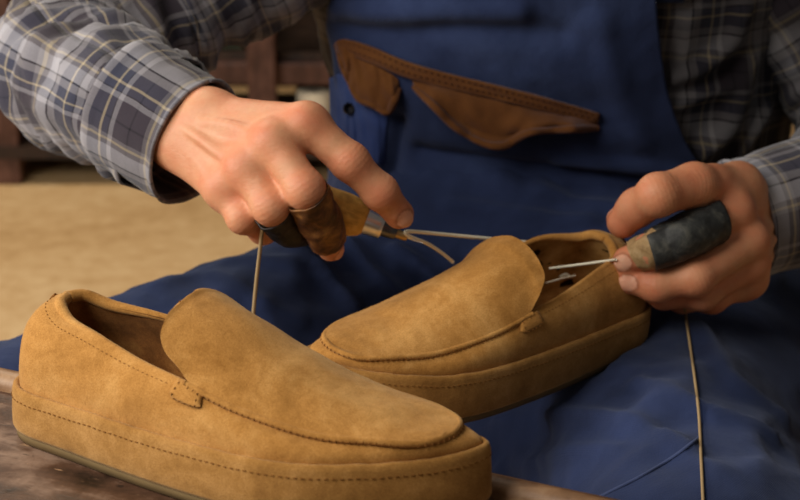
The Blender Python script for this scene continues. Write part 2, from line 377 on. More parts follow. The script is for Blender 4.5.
    m = MB(); m.tube(rim-Nn[ids]*(.0012*hl[ids]), .0024+.0014*hl[ids][:, 0], 10); m.build('collar_binding', SU, root)
    inner = R-Nn*(.0046+.002*hl)-Z*.001; front = np.ones(NL, bool); front[ids] = False
    inner[front] += -Z*.004
    bot = O-Nn*.0125+Z*.024
    m = MB(); m.grid(np.stack([inner*(1-t)+bot*t+Nn*(.003*math.sin(math.pi*t)) for t in np.linspace(0, 1, 8)], 1), True, False, not fl); lin = m.build('lining', lining or LIN, root)
    m = MB(); m.add(O-Nn*.0110+Z*.0245, [tuple(range(NL))]); m.build('insole', LIN, root)
    # apron with tongue
    seam = cr(st_r[5:][::-1], n)
    ton = cr([(xt, d['wt'], d['zt']), (xt-.010, d['wt']*.93, d['zt']+(d['zg']-d['zt'])*.16), (d['xg']+.013, d['wg']*.97, d['zt']+(d['zg']-d['zt'])*.42), (d['xg']+.004, d['wg']*.80, d['zg']-.011), (d['xg']+.0005, d['wg']*.40, d['zg']-.0025), (d['xg'], 0, d['zg'])], 9)
    E = np.vstack([seam, ton[1:]]); E = resample(E, n=110)
    kk = int(np.argmin(np.linalg.norm(E-np.array([xt, d['wt'], d['zt']]), axis=1)))
    for _ in range(30):
        w_ = np.exp(-((np.arange(110)-kk-3)/6.)**2)[1:-1, None]; E[1:-1] += w_*(.5*E[:-2]+.5*E[2:]-E[1:-1])
    ar = arch or [(0, 0), (.08, .0006), (.2, .0045), (.36, .0128), (.5, .0205), (.6, .0255), (.7, .0265), (.78, .0225), (.86, .0135), (.93, .005), (.97, .0015), (1, 0)]
    se = np.r_[0, np.cumsum(np.linalg.norm(np.diff(E, axis=0), axis=1))]; se /= se[-1]
    A = np.interp(se, [a for a, _ in ar], [b for _, b in ar])
    kx = [d['xg'], d['xg']+.012, xt, .185, .228, .259, d['xe']]; kz = [d['zg'], d['zg']-.0042, d['zt']+.0275, d['zm']+.0195, d['zq']+.0105, d['ze']+.004, d['ze']]
    zc = np.interp(E[:, 0], kx, kz); zc = np.convolve(np.pad(zc, 7, 'reflect', reflect_type='odd'), np.ones(15)/15, 'valid')
    tg = np.clip((xt+.004-E[:, 0])/.012, 0, 1); tg = tg*tg*(3-2*tg)
    drop = np.interp(E[:, 0], [d['xg'], xt], [.0165, .0255])*(np.abs(E[:, 1])/d['wt'])**2.1
    A = (1-tg)*(zc-E[:, 2])+tg*drop; A[:3] = np.minimum(A[:3], [.0, .0004, .0008]); E[:, 2] = (1-tg)*E[:, 2]+tg*(zc-drop)
    vs = np.sin(np.linspace(-1, 1, 31)*math.pi/2)
    P = np.zeros((len(E), 31, 3))
    for j, v in enumerate(vs):
        P[:, j, 0] = E[:, 0]; P[:, j, 1] = E[:, 1]*v; P[:, j, 2] = E[:, 2]+A*(1-abs(v)**2.1)+.0012
    # the middle of the throat and toe follow the rounded ends
    nz = fbm(P.reshape(-1, 3), (30, 30, 30), 9.+seed, 3).reshape(P.shape[:2]); P[..., 2] += nz*.0016*(1-np.abs(vs)[None]**4)
    it_ = np.argmin(np.abs(E[:, 0]-xt)); it_ = int(it_)
    for _ in range(25):
        zz = P[:, :, 2].copy(); zz[1:-1] = .25*zz[:-2]+.5*zz[1:-1]+.25*zz[2:]; w_ = np.exp(-((np.arange(len(E))-it_)/9.)**2)[:, None]*np.clip((1-np.abs(vs))*4, 0, 1)[None]; P[:, :, 2] += w_*(zz-P[:, :, 2])
    PB = bendR(P)
    m = MB(); m.grid(PB, False, False, not fl); ap = m.build('apron', SU, root); mod(ap, 'SOLIDIFY', thickness=.0022, offset=-1.)
    # seam ridge and piping on the seam
    sl = bendR(seam+np.array([0, .0008, .0012])); sr = seam.copy(); sr[:, 1] *= -1; sr = bendR(sr+np.array([0, -.0008, .0012]))
    ridge = np.vstack([sl[::-1], sr[1:]]); rr = .0023+.0003*fbm(ridge, (200, 200, 200), 1.+seed)
    m = MB(); m.tube(resample(ridge, n=160), np.interp(np.linspace(0, 1, 160), np.linspace(0, 1, len(rr)), rr), 8); m.build('seam_ridge', SU, root)
    # stitching
    s = MB()
    fx = O+Nn*.0006+Z*(H-.0072)[:, None]; fx = np.vstack([fx, fx[:1]]); q, nq = resample(fx, step=.0021, extra=np.vstack([Nn, Nn[:1]]))
    for i in range(0, len(q)-2, 2): s.dash(q[i], q[i]+.9*(q[i+1]-q[i]), nq[i], .00034, .0003)
    idh = ids[3:-3]; ts = up(idh, np.full(len(idh), .87), .0002); q, nq = resample(ts, step=.0019, extra=Nn[idh])
    for i in range(0, len(q)-1, 2): s.dash(q[i], q[i]+.7*(q[i+1]-q[i]), nq[i], .00020, .0002)
    tl = np.vstack([PB[74:, 1], PB[74:, -2][::-1]]) if False else None
    tonl = bend(np.array([(x, y*.90, z+.0030) for x, y, z in ton[6:]])); tonr = bend(np.array([(x, -y*.90, z+.0030) for x, y, z in ton[6:]]))
    tip = np.vstack([tonl, tonr[::-1][1:]]); tip[:, 0] += .003
    tb = BVHTree.FromPolygons([tuple(p) for p in PB.reshape(-1, 3)], gridf(*PB.shape[:2]))
    q = resample(tip, step=.0019)
    for i in range(0, len(q)-1, 2):
        a, b = tb.find_nearest(Vector(q[i])), tb.find_nearest(Vector(q[i]+.6*(q[i+1]-q[i])))
        nn = np.array(a[1]); nn = nn if nn[2] > 0 else -nn; s.dash(np.array(a[0])+nn*.0002, np.array(b[0])+nn*.0002, nn, .00042, .0005)
    q = resample(ridge, step=.0036)
    for i in range(1, len(q)-1):
        t = unit(q[i+1]-q[i-1]); out = np.cross(t, Z); cc = q.mean(0)
        if out@(q[i]-cc) < 0: out = -out
        s.dash(q[i]+out*.0012+Z*.0008, q[i]+out*.0030-Z*.0010+t*.0006, unit(out+Z*.9), .00030, .0004)
    # tabs covering the end of the seam on both sides
    for side in (0, 1):
        ii = np.arange(kt-3, kt+6); ii = ii if side == 0 else (NL-ii)
        us = np.linspace(.16, .84, 13); vt = np.linspace(.66, 1.0, 9); G = np.zeros((13, 9, 3))
        for a, u in enumerate(us):
            for b, v in enumerate(vt):
                fu = u*8; k = min(int(fu), 7); w = fu-k; rx = (2*u-1)/.68; rv = (v-.66)/.34
                vv_ = .66+.34*max(rv, .22*(abs(rx)**4)); e = 1-max(abs(rx)**6, (1-rv)**6)*.75
                G[a, b] = (1-w)*up(ii[k], vv_, .0014+.0010*e)+w*up(ii[k+1], vv_, .0014+.0010*e)
        m = MB(); m.grid(G, False, False, (side == 1) ^ fl); t = m.build('tab', SU, root); mod(t, 'SOLIDIFY', thickness=.0018, offset=-1.)
        edge = np.vstack([G[1, ::-1], G[1:-1, 0], G[-2]]); edge = edge*.9+G.mean((0, 1))*.1+Nn[ii[4]]*.0009; q = resample(edge, step=.0019)
        for i in range(0, len(q)-1, 2): s.dash(q[i], q[i]+.6*(q[i+1]-q[i]), Nn[ii[4]], .0003, .0004)
    s.build('stitching', STITCH, root, False)
    # back seam
    bs = np.array([up(0, v, .0005) for v in np.linspace(.25, .84, 14)]); m = MB(); m.tube(bs, .0010, 6); m.build('back_seam', STITCH, root)
    M = np.array(Matrix.LocRotScale(Vector(loc), Euler(rot), None))
    W = lambda Q: np.asarray(Q)@M[:3, :3].T+M[:3, 3]
    root['_'] = 0; del root['_']
    return dict(root=root, W=W, M=M, O=O, R=R, PB=PB, tb=tb, H=H, Nn=Nn)
near = make_shoe('tan suede loafer in front on the wooden bench, toe to the right', (-.2219, 1.0056, CAM[2]-.4315), (0, 0, math.radians(-33.656)), False, dict(mw=-.004, mz=-.001, L=.3015))
FAR_ROT = tuple(math.radians(a) for a in (-10.327, 1.234, 220.283))
far = make_shoe('tan suede loafer on the lap being stitched between the two hands', (.1792, 1.3228, .96-.488), FAR_ROT, True, dict(zb=-.0042, xg=.1310, xh=.0325, mw=.004, mz=.005, zg=.1000), seed=5, lining=LIN_H)
# ------------------------------------------------------------------ setting
def slab(name, lo, hi, mat, kind='structure'):
    m = MB(); m.box(lo, hi); o = m.build(name, mat, None, False); o['kind'] = kind; return o
FLOORM = wood('floor_worn', srgb(188, 148, 98), srgb(212, 174, 124), srgb(226, 192, 144), (.05, .05, .05), .7)
WALLM = plain('wall_plaster', srgb(52, 44, 36), .9, .1, 0, .25, 6)
slab('floor', (-3.2, -1.6, -.06), (3.4, 4.42, 0), FLOORM)
slab('wall_back', (-3.2, 4.3, 0), (3.4, 4.42, 2.8), WALLM)
slab('baseboard_back', (-3.2, 4.27, 0), (3.4, 4.3, .12), DARKW)

# bench: worn plank top with a raised rail along its far edge
pA = at(-8, 386, (CAM[2]-BENCH)/math.tan(PITCH+math.atan((386-250)/FPX))*1.0); 
def on_plane(px, py, z):
    d = ray(px, py); return CAM+d*((z-CAM[2])/d[2])
e0, e1 = on_plane(0, 387, BENCH), on_plane(592, 517, BENCH)
ed = unit(e1-e0); en = np.array([ed[1], -ed[0], 0]); 
if en[1] > 0: en = -en
ang = math.atan2(ed[1], ed[0])
bench = empty('cobbler_bench', tuple((e0+e1)/2*np.array([1, 1, 0])), (0, 0, ang)); tag(bench, 'worn dark wooden workbench with raised edge under the front shoe', 'bench')
half = np.linalg.norm(e1-e0)/2
yb = -1. if en@np.array([-math.sin(ang), math.cos(ang), 0]) < 0 else 1.
m = MB(); nx_, ny_ = 60, 24; xs = np.linspace(-half-.5, half+.035, nx_); ys = np.linspace(.0, -.62, ny_)
G = np.array([[(x, y, BENCH-.0006) for y in ys] for x in xs]); m.grid(G, flip=True)
m.box((-half-.5, -.62, BENCH-.042), (half+.035, 0, BENCH-.0016)); m.build('bench_top', BENCHW, bench, False)
rp = np.array([(x, .005, BENCH+.0005+.0012*mnoise.noise(Vector((x*9, 0, 3)))) for x in np.linspace(-half-.5, half+.035, 80)])
m = MB(); m.tube(rp, .0095, 12); o = m.build('edge_rail', RAILW, bench)
for x in (-half-.42, half-.05):
    for y in (-.06, -.55):
        m = MB(); m.box((x-.03, y-.03, 0), (x+.03, y+.03, BENCH-.043)); o = m.build('leg', DARKW, bench, False); mod(o, 'BEVEL', width=.004, segments=2)

# low stool under the seated person
st = empty('work_stool', (.1, 1.72, 0)); tag(st, 'low brown wooden stool the person sits on', 'stool')
m = MB(); m.box((-.31, -.31, .245), (.29, .22, .285)); o = m.build('seat', STOOLW, st, False); mod(o, 'BEVEL', width=.012, segments=3)
for x in (-.26, .24):
    for y in (-.26, .17):
        m = MB(); P = np.array([(x*1.08, y*1.08, 0), (x, y, .25)]); m.tube(P, [.02, .026], 12); m.build('leg', STOOLW, st)

# background: timber rack standing against the wall, with things on its shelves
def fl(px, py): return on_plane(px, py, 0.)
RY = 3.40
def atr(px, py, Y=RY): return at(px, py, Y)
rack = empty('timber_rack', (-.9, RY, 0)); tag(rack, 'dark timber rack with posts and crossbars against the back wall', 'rack')
def rbar(name, a, b, w, t, mat=RACKW):
    a, b = np.array(a)-np.array([-.9, RY, 0]), np.array(b)-np.array([-.9, RY, 0]); m = MB(); d = b-a
    if abs(d[2]) > abs(d[0]): m.box((a[0]-w/2, a[1]-t/2, min(a[2], b[2])), (a[0]+w/2, a[1]+t/2, max(a[2], b[2])))
    else: m.box((min(a[0], b[0]), a[1]-t/2, a[2]-w/2), (max(a[0], b[0]), a[1]+t/2, a[2]+w/2))
    o = m.build(name, mat, rack, False); mod(o, 'BEVEL', width=.004, segments=2); return o
def zx(px, py, Y=RY): p = at(px, py, Y); return p[0], p[2]
for px in (2, 262, 470):
    x, _ = zx(px, 60); rbar('post', (x, RY, 0), (x, RY, 1.5), .055, .05)
x0, x1 = zx(-150, 60)[0], zx(500, 60)[0]
for py, w in ((75, .045), (-120, .05)):
    z = zx(262, py)[1]; rbar('crossbar', (x0, RY+.03, z), (x1, RY+.03, z), w, .04)
zs1 = zx(200, 148)[1]
m = MB(); m.box((x0+.9, -.03, max(.03, zs1-.015)), (x1+.9, .45, max(.03, zs1-.015)+.025)); m.build('shelf', DARKW, rack, False)
zs2 = zx(262, 75)[1]+.02
m = MB(); m.box((x0+.9, .03, zs2), (x1+.9, .45, zs2+.02)); m.build('shelf', DARKW, rack, False)
def crate(px0, px1, h, col, label, Y, zb):
    xa, xb = zx(px0, 60, Y)[0], zx(px1, 60, Y)[0]; c = empty('wooden_crate', ((xa+xb)/2, Y, zb)); w = (xb-xa)/2
    tag(c, label, 'crate', 'crates on the timber rack')
    for nm, lo, hi in (('front_panel', (-w, -.01, 0), (w, .01, h)), ('back_panel', (-w, .23, 0), (w, .25, h)), ('side_panel', (-w, .012, 0), (-w+.015, .228, h)), ('side_panel', (w-.015, .012, 0), (w, .228, h)), ('base', (-w+.016, .012, 0), (w-.016, .228, .012))):
        m = MB(); m.box(lo, hi); o = m.build(nm, col, c, False); mod(o, 'BEVEL', width=.003, segments=2)
zl = max(.03, zs1-.015)+.026
C2 = wood('crate_green', srgb(26, 36, 24), srgb(38, 50, 34), srgb(54, 66, 46)); C3 = wood('crate_grey', srgb(44, 36, 34), srgb(62, 52, 48), srgb(84, 72, 66))
crate(292, 352, .06, C3, 'low greyish crate on the rack shelf beside the cream paper roll', RY+.12, zl)
crate(205, 244, .20, C2, 'dark green crate on the upper rack shelf between sleeve and post', RY+.06, zs2+.021)
# white roll
pr = at(314, 128, RY); 
rollm = plain('paper_white', srgb(226, 214, 190), .8, .2, 0, .08, 30)
ro = empty('paper_roll', (pr[0], RY+.05, zl)); tag(ro, 'small cream paper roll standing on the rack shelf beside the overalls', 'roll')
prof = [(.006, 0), (.034, 0), (.036, .002), (.036, .094), (.034, .096), (.010, .096), (.008, .094), (.008, .002)]
a = np.linspace(0, 2*math.pi, 32, endpoint=False); P = np.array([[(r*math.cos(t), r*math.sin(t), z) for t in a] for r, z in prof])
m = MB(); m.grid(P, True, True, True); m.build('paper', rollm, ro)
m = MB(); m.tube(np.array([(0, 0, .0), (0, 0, .0965)]), .0075, 16); m.build('core', STOOLW, ro)

# ------------------------------------------------------------------ person: joints
J = {}
Rw, Re, Rs = at(193, 130, 1.242), at(72, 66, 1.455), at(325, -140, 1.59)
Lw, Le, Ls = at(764, 214, 1.366), np.array([.52, 1.60, .60]), np.array([.285, 1.64, .80])
def chain(L): return [(at(*p[:3]), p[3]) for p in L]
RF = dict(
 index=chain([(306, 124, 1.196, .0128), (350, 162, 1.188, .0116), (380, 192, 1.190, .0108), (399, 214, 1.200, .0096)]),
 middle=chain([(273, 142, 1.188, .0128), (305, 189, 1.166, .0118), (324, 228, 1.186, .0102), (331, 248, 1.208, .0086)]),
 ring=chain([(246, 168, 1.190, .0122), (271, 206, 1.172, .0115), (289, 228, 1.196, .0098), (306, 231, 1.218, .0085)]),
 little=chain([(224, 188, 1.200, .0112), (243, 217, 1.186, .0098), (263, 229, 1.204, .0085), (282, 226, 1.226, .0075)]),
 thumb=chain([(232, 136, 1.262, .016), (280, 178, 1.272, .0125), (318, 200, 1.276, .0115), (344, 213, 1.274, .0095)]))
LF = dict(
 thumb=chain([(738, 186, 1.318, .017), (694, 185, 1.272, .0150), (658, 195, 1.250, .0142), (637, 208, 1.266, .0124), (623, 221, 1.272, .0112)]),
 index=chain([(733, 211, 1.286, .0135), (686, 235, 1.254, .0120), (649, 251, 1.250, .0108), (627, 260, 1.256, .0092)]),
 middle=chain([(748, 240, 1.286, .0138), (695, 277, 1.252, .0124), (656, 285, 1.252, .0108), (629, 281, 1.256, .0090)]),
 ring=chain([(750, 262, 1.292, .0125), (702, 293, 1.266, .0110), (664, 294, 1.274, .0098), (642, 288, 1.290, .0085)]),
 little=chain([(748, 280, 1.300, .0115), (712, 298, 1.284, .0098), (682, 299, 1.290, .0088), (664, 292, 1.302, .0078)]))
pathR = [at(372, -200, 1.60), at(300, -110, 1.58), at(170, -22, 1.54), at(116, 18, 1.505), at(70, 54, 1.452), at(84, 78, 1.385), at(120, 98, 1.330), at(168, 126, 1.290)]
pathL = [np.array([.22, 1.66, .86]), np.array([.285, 1.63, .80]), np.array([.350, 1.60, .70]), np.array([.410, 1.585, .615]), np.array([.430, 1.555, .572]), np.array([.415, 1.505, .555]), np.array([.385, 1.455, .552]), at(850, 186, 1.415), at(806, 200, 1.395)]
def hand(Fg, wrist, elbow, dors_hint, tendons=True, veins=(), extra=()):
    pts = np.array([p for c in Fg.values() for p, r in c]+[wrist]); fore = wrist+unit(elbow-wrist)*.085
    allp = np.vstack([pts, fore]); h = .00125
    f = Field(allp.min(0)-.04, allp.max(0)+.04, h)
    mcp = [Fg[k][0][0] for k in ('index', 'middle', 'ring', 'little')]
    ax = unit(wrist-elbow); across = unit(mcp[3]-mcp[0]); dors = np.cross(across, unit(np.mean(mcp, 0)-wrist)); dors = unit(dors)
    if dors@dors_hint < 0: dors = -dors
    # forearm and wrist (flattened)
    for k in (-1, 0, 1):
        f.cap(fore+across*k*.014, wrist+across*k*.016, .024, .0185, .012)
    for i, k in enumerate(('index', 'middle', 'ring', 'little')):
        s = wrist+across*(i-1.5)*.011; f.cap(s-dors*.001, mcp[i]-dors*.0035, .0165, .0142-.0008*i, .012)
    for a, b in ((0, 1), (1, 2), (2, 3)): f.cap(mcp[a]-dors*.007, mcp[b]-dors*.007, .0105, .0105, .010)
    f.cap(wrist-dors*.006+across*.014, mcp[3]-dors*.012, .014, .013, .012)
    f.cap(wrist-dors*.008, np.mean(mcp, 0)-dors*.011, .015, .013, .012)
    th = Fg['thumb']; f.cap(wrist-across*.014-dors*.004, th[0][0], .018, th[0][1], .014); f.cap(th[0][0], th[1][0], th[0][1], th[1][1], .012)
    f.cap(th[0][0]*.4+th[1][0]*.6, mcp[0]*.75+wrist*.25-dors*.008, .009, .010, .016)   # web
    for i in range(4): f.ell(mcp[i]+dors*.0022, (.0118, .0118, .0115), .014)
    if tendons:
        for i in range(4):
            f.cap(wrist*.75+mcp[i]*.25+dors*.0135+across*(i-1.5)*.004, mcp[i]+dors*.0085, .0022, .0028, .006)
    for v in veins:
        L = cr([wrist+(np.mean(mcp, 0)-wrist)*u+across*w+dors*hh for u, w, hh in v], 4)
        for a, b in zip(L[:-1], L[1:]): f.cap(a, b, .0019, .0019, .004)
    nails = []
    for nm, c in Fg.items():
        g = Field(f.lo, f.lo+f.h*(f.n-1), h); g.v = np.full(f.n, 1., np.float32)
        cc = c if nm != 'thumb' else c[1:]
        for (a, ra), (b, rb) in zip(cc[:-1], cc[1:]):
            g.cap(a, b, ra*1.10, rb*1.08, .004)
            # slim waist of each phalanx, padded joints
        for k, (p, r) in enumerate(cc[1:-1]):
            t0, t1 = unit(p-cc[k][0]), unit(cc[k+2][0]-p); out = t0-t1; out = unit(out) if np.linalg.norm(out) > .15 else dors
            g.ell(p+out*r*.12, (r*.92,)*3, .009)
        # tip pad and nail
        p, r = cc[-1]; q = cc[-2][0]; t = unit(p-q); hint = extra.get(nm, dors) if isinstance(extra, dict) else dors
        up_ = unit(hint-t*(hint@t)); sd = np.cross(t, up_)
        g.ell(p-up_*r*.12+t*r*.1, (r*.95,)*3, .004)
        nc = p+t*r*.10+up_*r*.74; M = [t, sd, up_]
        g.ell(nc, (r*.84, r*.70, r*.36), .0006, M); nails.append((nc, M, r))
        g.cap(nc-t*r*.75+up_*r*.10-sd*r*.45, nc-t*r*.75+up_*r*.10+sd*r*.45, r*.20, r*.20, .003)
        f.join(g, .0055 if nm != 'thumb' else .008)
    V, F = f.mesh(); V = relax(V, F, 2, .45)
    N = vnormals(V, F)
    col = np.tile(np.array(srgb(212, 156, 118)[:3]), (len(V), 1))
    red, pale, dk = np.array(srgb(206, 122, 90)[:3]), np.array(srgb(220, 174, 140)[:3]), np.array(srgb(150, 92, 64)[:3])
    def paint(c, w): col[:] = col*(1-w[:, None])+np.array(c)*w[:, None]
    bl = np.clip(fbm(V, (45, 45, 45), 4., 2)*.5+.3, 0, .7); paint(red, bl*.7)
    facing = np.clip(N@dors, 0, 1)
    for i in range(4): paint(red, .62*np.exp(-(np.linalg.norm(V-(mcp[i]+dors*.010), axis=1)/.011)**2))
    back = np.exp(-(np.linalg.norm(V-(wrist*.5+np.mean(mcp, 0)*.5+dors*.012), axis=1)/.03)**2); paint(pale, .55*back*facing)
    for nm, c in Fg.items():
        for p, r in c[1:-1]: paint(red, .35*np.exp(-(np.linalg.norm(V-p, axis=1)/(r*1.3))**2))
        paint(red, .5*np.exp(-(np.linalg.norm(V-c[-1][0], axis=1)/(c[-1][1]*1.5))**2))
    V0 = V.copy()
    for nm, c in Fg.items():   # knuckle creases
        for k in range(1, len(c)-1):
            p, r = c[k]; t = unit(c[k+1][0]-c[k-1][0]); s = (V-p)@t; near_ = np.exp(-(np.linalg.norm(V-p, axis=1)/(r*1.25))**4)
            rp_ = np.sin(s/.0034*2*math.pi+fbm(V, (120, 120, 120), k, 1)*2.5)*near_
            V0 += N*(.00028*rp_)[:, None]; paint(dk, np.clip(-rp_-.45, 0, 1)*.55*near_)
    V = V0
    for nc, M, r in nails:
        L = (V-nc)@np.array(M).T; q = np.sqrt((L[:, 0]/(r*.86))**2+(L[:, 1]/(r*.72))**2); on = (L[:, 2] > r*.02)
        paint(dk, np.exp(-((q-1.05)/.14)**2)*.65*(L[:, 2] > -r*.2)*(q < 1.6)*(L[:, 2] < r*.8))
        paint(srgb(226, 176, 150)[:3], (q < .95)*on*(L[:, 2] < r*.8)*.85)
    return V, F, col, dors, across, mcp
hint_R = unit(np.array([-.15, -.55, .8])); hint_L = unit(np.array([.5, -.75, .35]))
VR, FR, CR_, dR, aR, mR = hand(RF, Rw, Re, hint_R, True, [[(.10, .004, .0170), (.4, .008, .0172), (.7, .013, .0145), (.9, .015, .012)], [(.25, -.006, .0170), (.55, -.012, .0165), (.85, -.014, .012)]],
    dict(index=unit(np.array([.12, -.95, .3])), middle=np.array([.3, -.5, .2]), ring=np.array([0, -.5, .2])))
camd = -unit(ray(640, 260))
VL, FL, CL_, dL, aL, mL = hand(LF, Lw, Le, hint_L, True, [[(.2, .004, .016), (.6, .006, .015), (.95, .012, .012)]],
    dict(thumb=unit(np.array([-.6, .6, .5])), index=unit(np.array([-.35, -.9, .1])), middle=unit(np.array([-.35, -.9, .12])), ring=unit(np.array([-.2, -.9, -.1])), little=unit(np.array([-.2, -.9, -.1]))))
# torso, neck, head, arms (under the clothes)
hR = np.array([.02, 1.57, .375]); hL = np.array([.19, 1.57, .375]); pel = (hR+hL)/2
kR = at(18, 462, 1.22); kL = np.array([.205, 1.03, .365])
fR, fL = np.array([kR[0]+.03, kR[1]+.16, .10]), np.array([.20, 1.14, .10])
chest = np.array([.10, 1.66, .70]); neck = np.array([.10, 1.60, .90]); head = np.array([.11, 1.52, 1.06])
f = Field((-.6, .85, -.02), (.8, 2.0, 1.25), .007)
f.cap(pel+np.array([0, .03, .02]), chest, .085, .105, .05); f.cap(pel+np.array([-.04, .02, .02]), pel+np.array([.06, .02, .02]), .085, .085, .05)
f.cap(chest+np.array([-.08, 0, .05]), chest+np.array([.08, 0, .05]), .10, .10, .05); f.cap(chest, neck, .07, .052, .05); f.cap(neck, head, .052, .05, .02)
f.ell(head+np.array([0, -.01, .035]), (.078, .098, .115), .03); f.cap(head+np.array([0, -.085, -.045]), head+np.array([0, -.07, -.055]), .03, .03, .03)
f.cap(head+np.array([0, -.105, .035]), head+np.array([0, -.125, .0]), .010, .015, .008)
for sx in (-1, 1):
    f.ell(head+np.array([sx*.078, .01, .015]), (.010, .020, .032), .006); f.ell(head+np.array([sx*.032, -.095, .035]), (.014, .010, .009), .006)
f.cap(head+np.array([-.02, -.100, -.030]), head+np.array([.02, -.100, -.030]), .007, .007, .006)
for PA, W_ in ((pathR, Rw), (pathL, Lw)):
    f.cap(chest+np.array([0, 0, .10]), PA[0], .06, .05, .04)
    for a_, b_ in zip(PA[:-2], PA[1:-1]): f.cap(a_, b_, .036, .034, .01)
    f.cap(PA[-2], W_+unit(PA[-2]-W_)*.065, .034, .026, .01)
for H_, K_, A_ in ((hR, kR, fR), (hL, kL, fL)):
    f.cap(H_, K_, .068, .052, .04); f.cap(K_, A_, .048, .034, .02); f.cap(A_+np.array([0, .02, -.045]), A_+np.array([0, -.12, -.06]), .036, .032, .02)
VB, FB = f.mesh(); VB = relax(VB, FB, 2)
cb = np.tile(np.array(srgb(212, 156, 118)[:3]), (len(VB), 1)); o1 = len(VB); o2 = o1+len(VR)
person = empty('person', (pel[0], pel[1], 0)); PL = np.array([pel[0], pel[1], 0])
tag(person, 'person in blue bib overalls and plaid shirt sewing a shoe by hand', 'person')
def pm(name, V, F, mat, parent=None, **k):
    par = parent or person; V = np.asarray(V, float)-PL; o = mesh_obj(name, V, F, mat, par, **k)
    return o
body = pm('body', np.vstack([VB, VR, VL]), np.vstack([FB, FR+o1, FL+o2]), SKIN, col=np.vstack([cb, CR_, CL_]))
# hair cap
f = Field(head+np.array([-.12, -.14, -.08]), head+np.array([.12, .14, .2]), .006); f.ell(head+np.array([0, .012, .055]), (.084, .098, .105)); V, F = f.mesh()
pm('hair', V, F, plain('hair_grey', srgb(96, 88, 82), .7, .3, 0, .3, 200))

# ------------------------------------------------------------------ plaid shirt
def sleeve(path, rad, n=72, step=.004, seed=0., ecc=None, fold=(), end_cap=False, elbow_s=None, name='sleeve', parent=None, amp=1., rolls=()):
    P = cr(path, 14); P, R = resample(P, step=step, extra=np.c_[np.interp(np.linspace(0, 1, len(P)), np.linspace(0, 1, len(rad)), rad)]); R = R[:, 0]
    T, N, B = frames(P); a = np.linspace(0, 2*math.pi, n+1); s = np.arange(len(P))*step
    D = np.cos(a)[None, :, None]*N[:, None]+np.sin(a)[None, :, None]*B[:, None]
    X = P[:, None]+R[:, None, None]*D
    q = X.reshape(-1, 3); A, S = np.meshgrid(a, s); A = A.ravel(); S = S.ravel()
    per = np.c_[np.cos(A)*.05, np.sin(A)*.05, S*1.9]
    k1 = fbm(per, (14, 14, 14), seed, 2); k2 = fbm(np.c_[np.cos(A)*.05+S*.25, np.sin(A)*.05, S], (34, 34, 34), seed+5, 2)
    disp = amp*(.0065*(1-np.abs(k1)*2.2)*.9+.0035*k2)
    q = q+D.reshape(-1, 3)*disp[:, None]
    for (uc, sc, L_, w_, h_) in rolls:   # explicit soft folds: angle, position, length angle, width, height
        q = q+D.reshape(-1, 3)*(h_*np.exp(-(((A-uc+math.pi) % (2*math.pi)-math.pi)/L_)**2-((S-sc)/w_)**2))[:, None]
    F = gridf(len(P), n+1)
    uv = np.c_[A*R.mean(), S]
    return q, F, uv, P, R, (T, N, B)
shirt_c = np.array([.142, 1.665])
def torso_y(x, z):   # front surface of the chest
    lean = .10*np.clip((z-.45)/.4, 0, 1.3); cy = 1.70-lean; u = (x-shirt_c[0])/.230
    return cy-.145*np.sqrt(np.clip(1-np.abs(u)**2.4, 0, 1))
nz_, na = 90, 150; G = []; UV = []
for i in range(nz_):
    z = .40+.50*i/(nz_-1); lean = .10*np.clip((z-.45)/.4, 0, 1.3); cy = 1.70-lean; sh = 1-.45*max(0, (z-.80)/.1)**2 if z > .80 else 1.
    for j in range(na):
        t = 2*math.pi*j/(na-1); c, s_ = math.cos(t), math.sin(t); e = 2/2.4
        c_ = (1-.15*min(1.3, max(0, (.69-z)/.1))) if c < 0 else 1.
        G.append((shirt_c[0]+.230*c_*sh*math.copysign(abs(c)**e, c), cy+.145*sh*math.copysign(abs(s_)**e, s_), z)); UV.append((.2*t*1.0, z))
G = np.array(G); F = gridf(nz_, na); N = vnormals(G, F); N *= np.where((N*(G-np.r_[shirt_c, .6])).sum(1) > 0, 1, -1)[:, None]
G = G+N*(.008*(1-np.abs(fbm(G, (9, 9, 5), 2., 2))*2)+.003*fbm(G, (25, 25, 18), 8., 2))[:, None]
G = folds(G, np.array(F), N, [([(668, 75), (700, 66), (730, 40), (742, 10)], .010, .008), ([(665, 105), (700, 92), (725, 84)], .008, .008), ([(700, 150), (730, 120), (748, 60)], .012, .010), ([(735, 150), (760, 110)], .012, .010), ([(680, 55), (690, 10)], .006, .006)])
shirt = pm('plaid_shirt', G, F, PLAID_SHADED, uv=np.array(UV)); tag(shirt, 'grey plaid flannel shirt')
mod(shirt, 'SOLIDIFY', thickness=.0015, offset=-1.)
def add_sleeve(nm, path, rad, mat=None, **k):
    q, F, uv, P, R, fr = sleeve(path, rad, **k); o = pm(nm, q, F, mat or PLAID, uv=uv, parent=shirt); mod(o, 'SOLIDIFY', thickness=.0015, offset=-1.); return q, F, P, R, fr
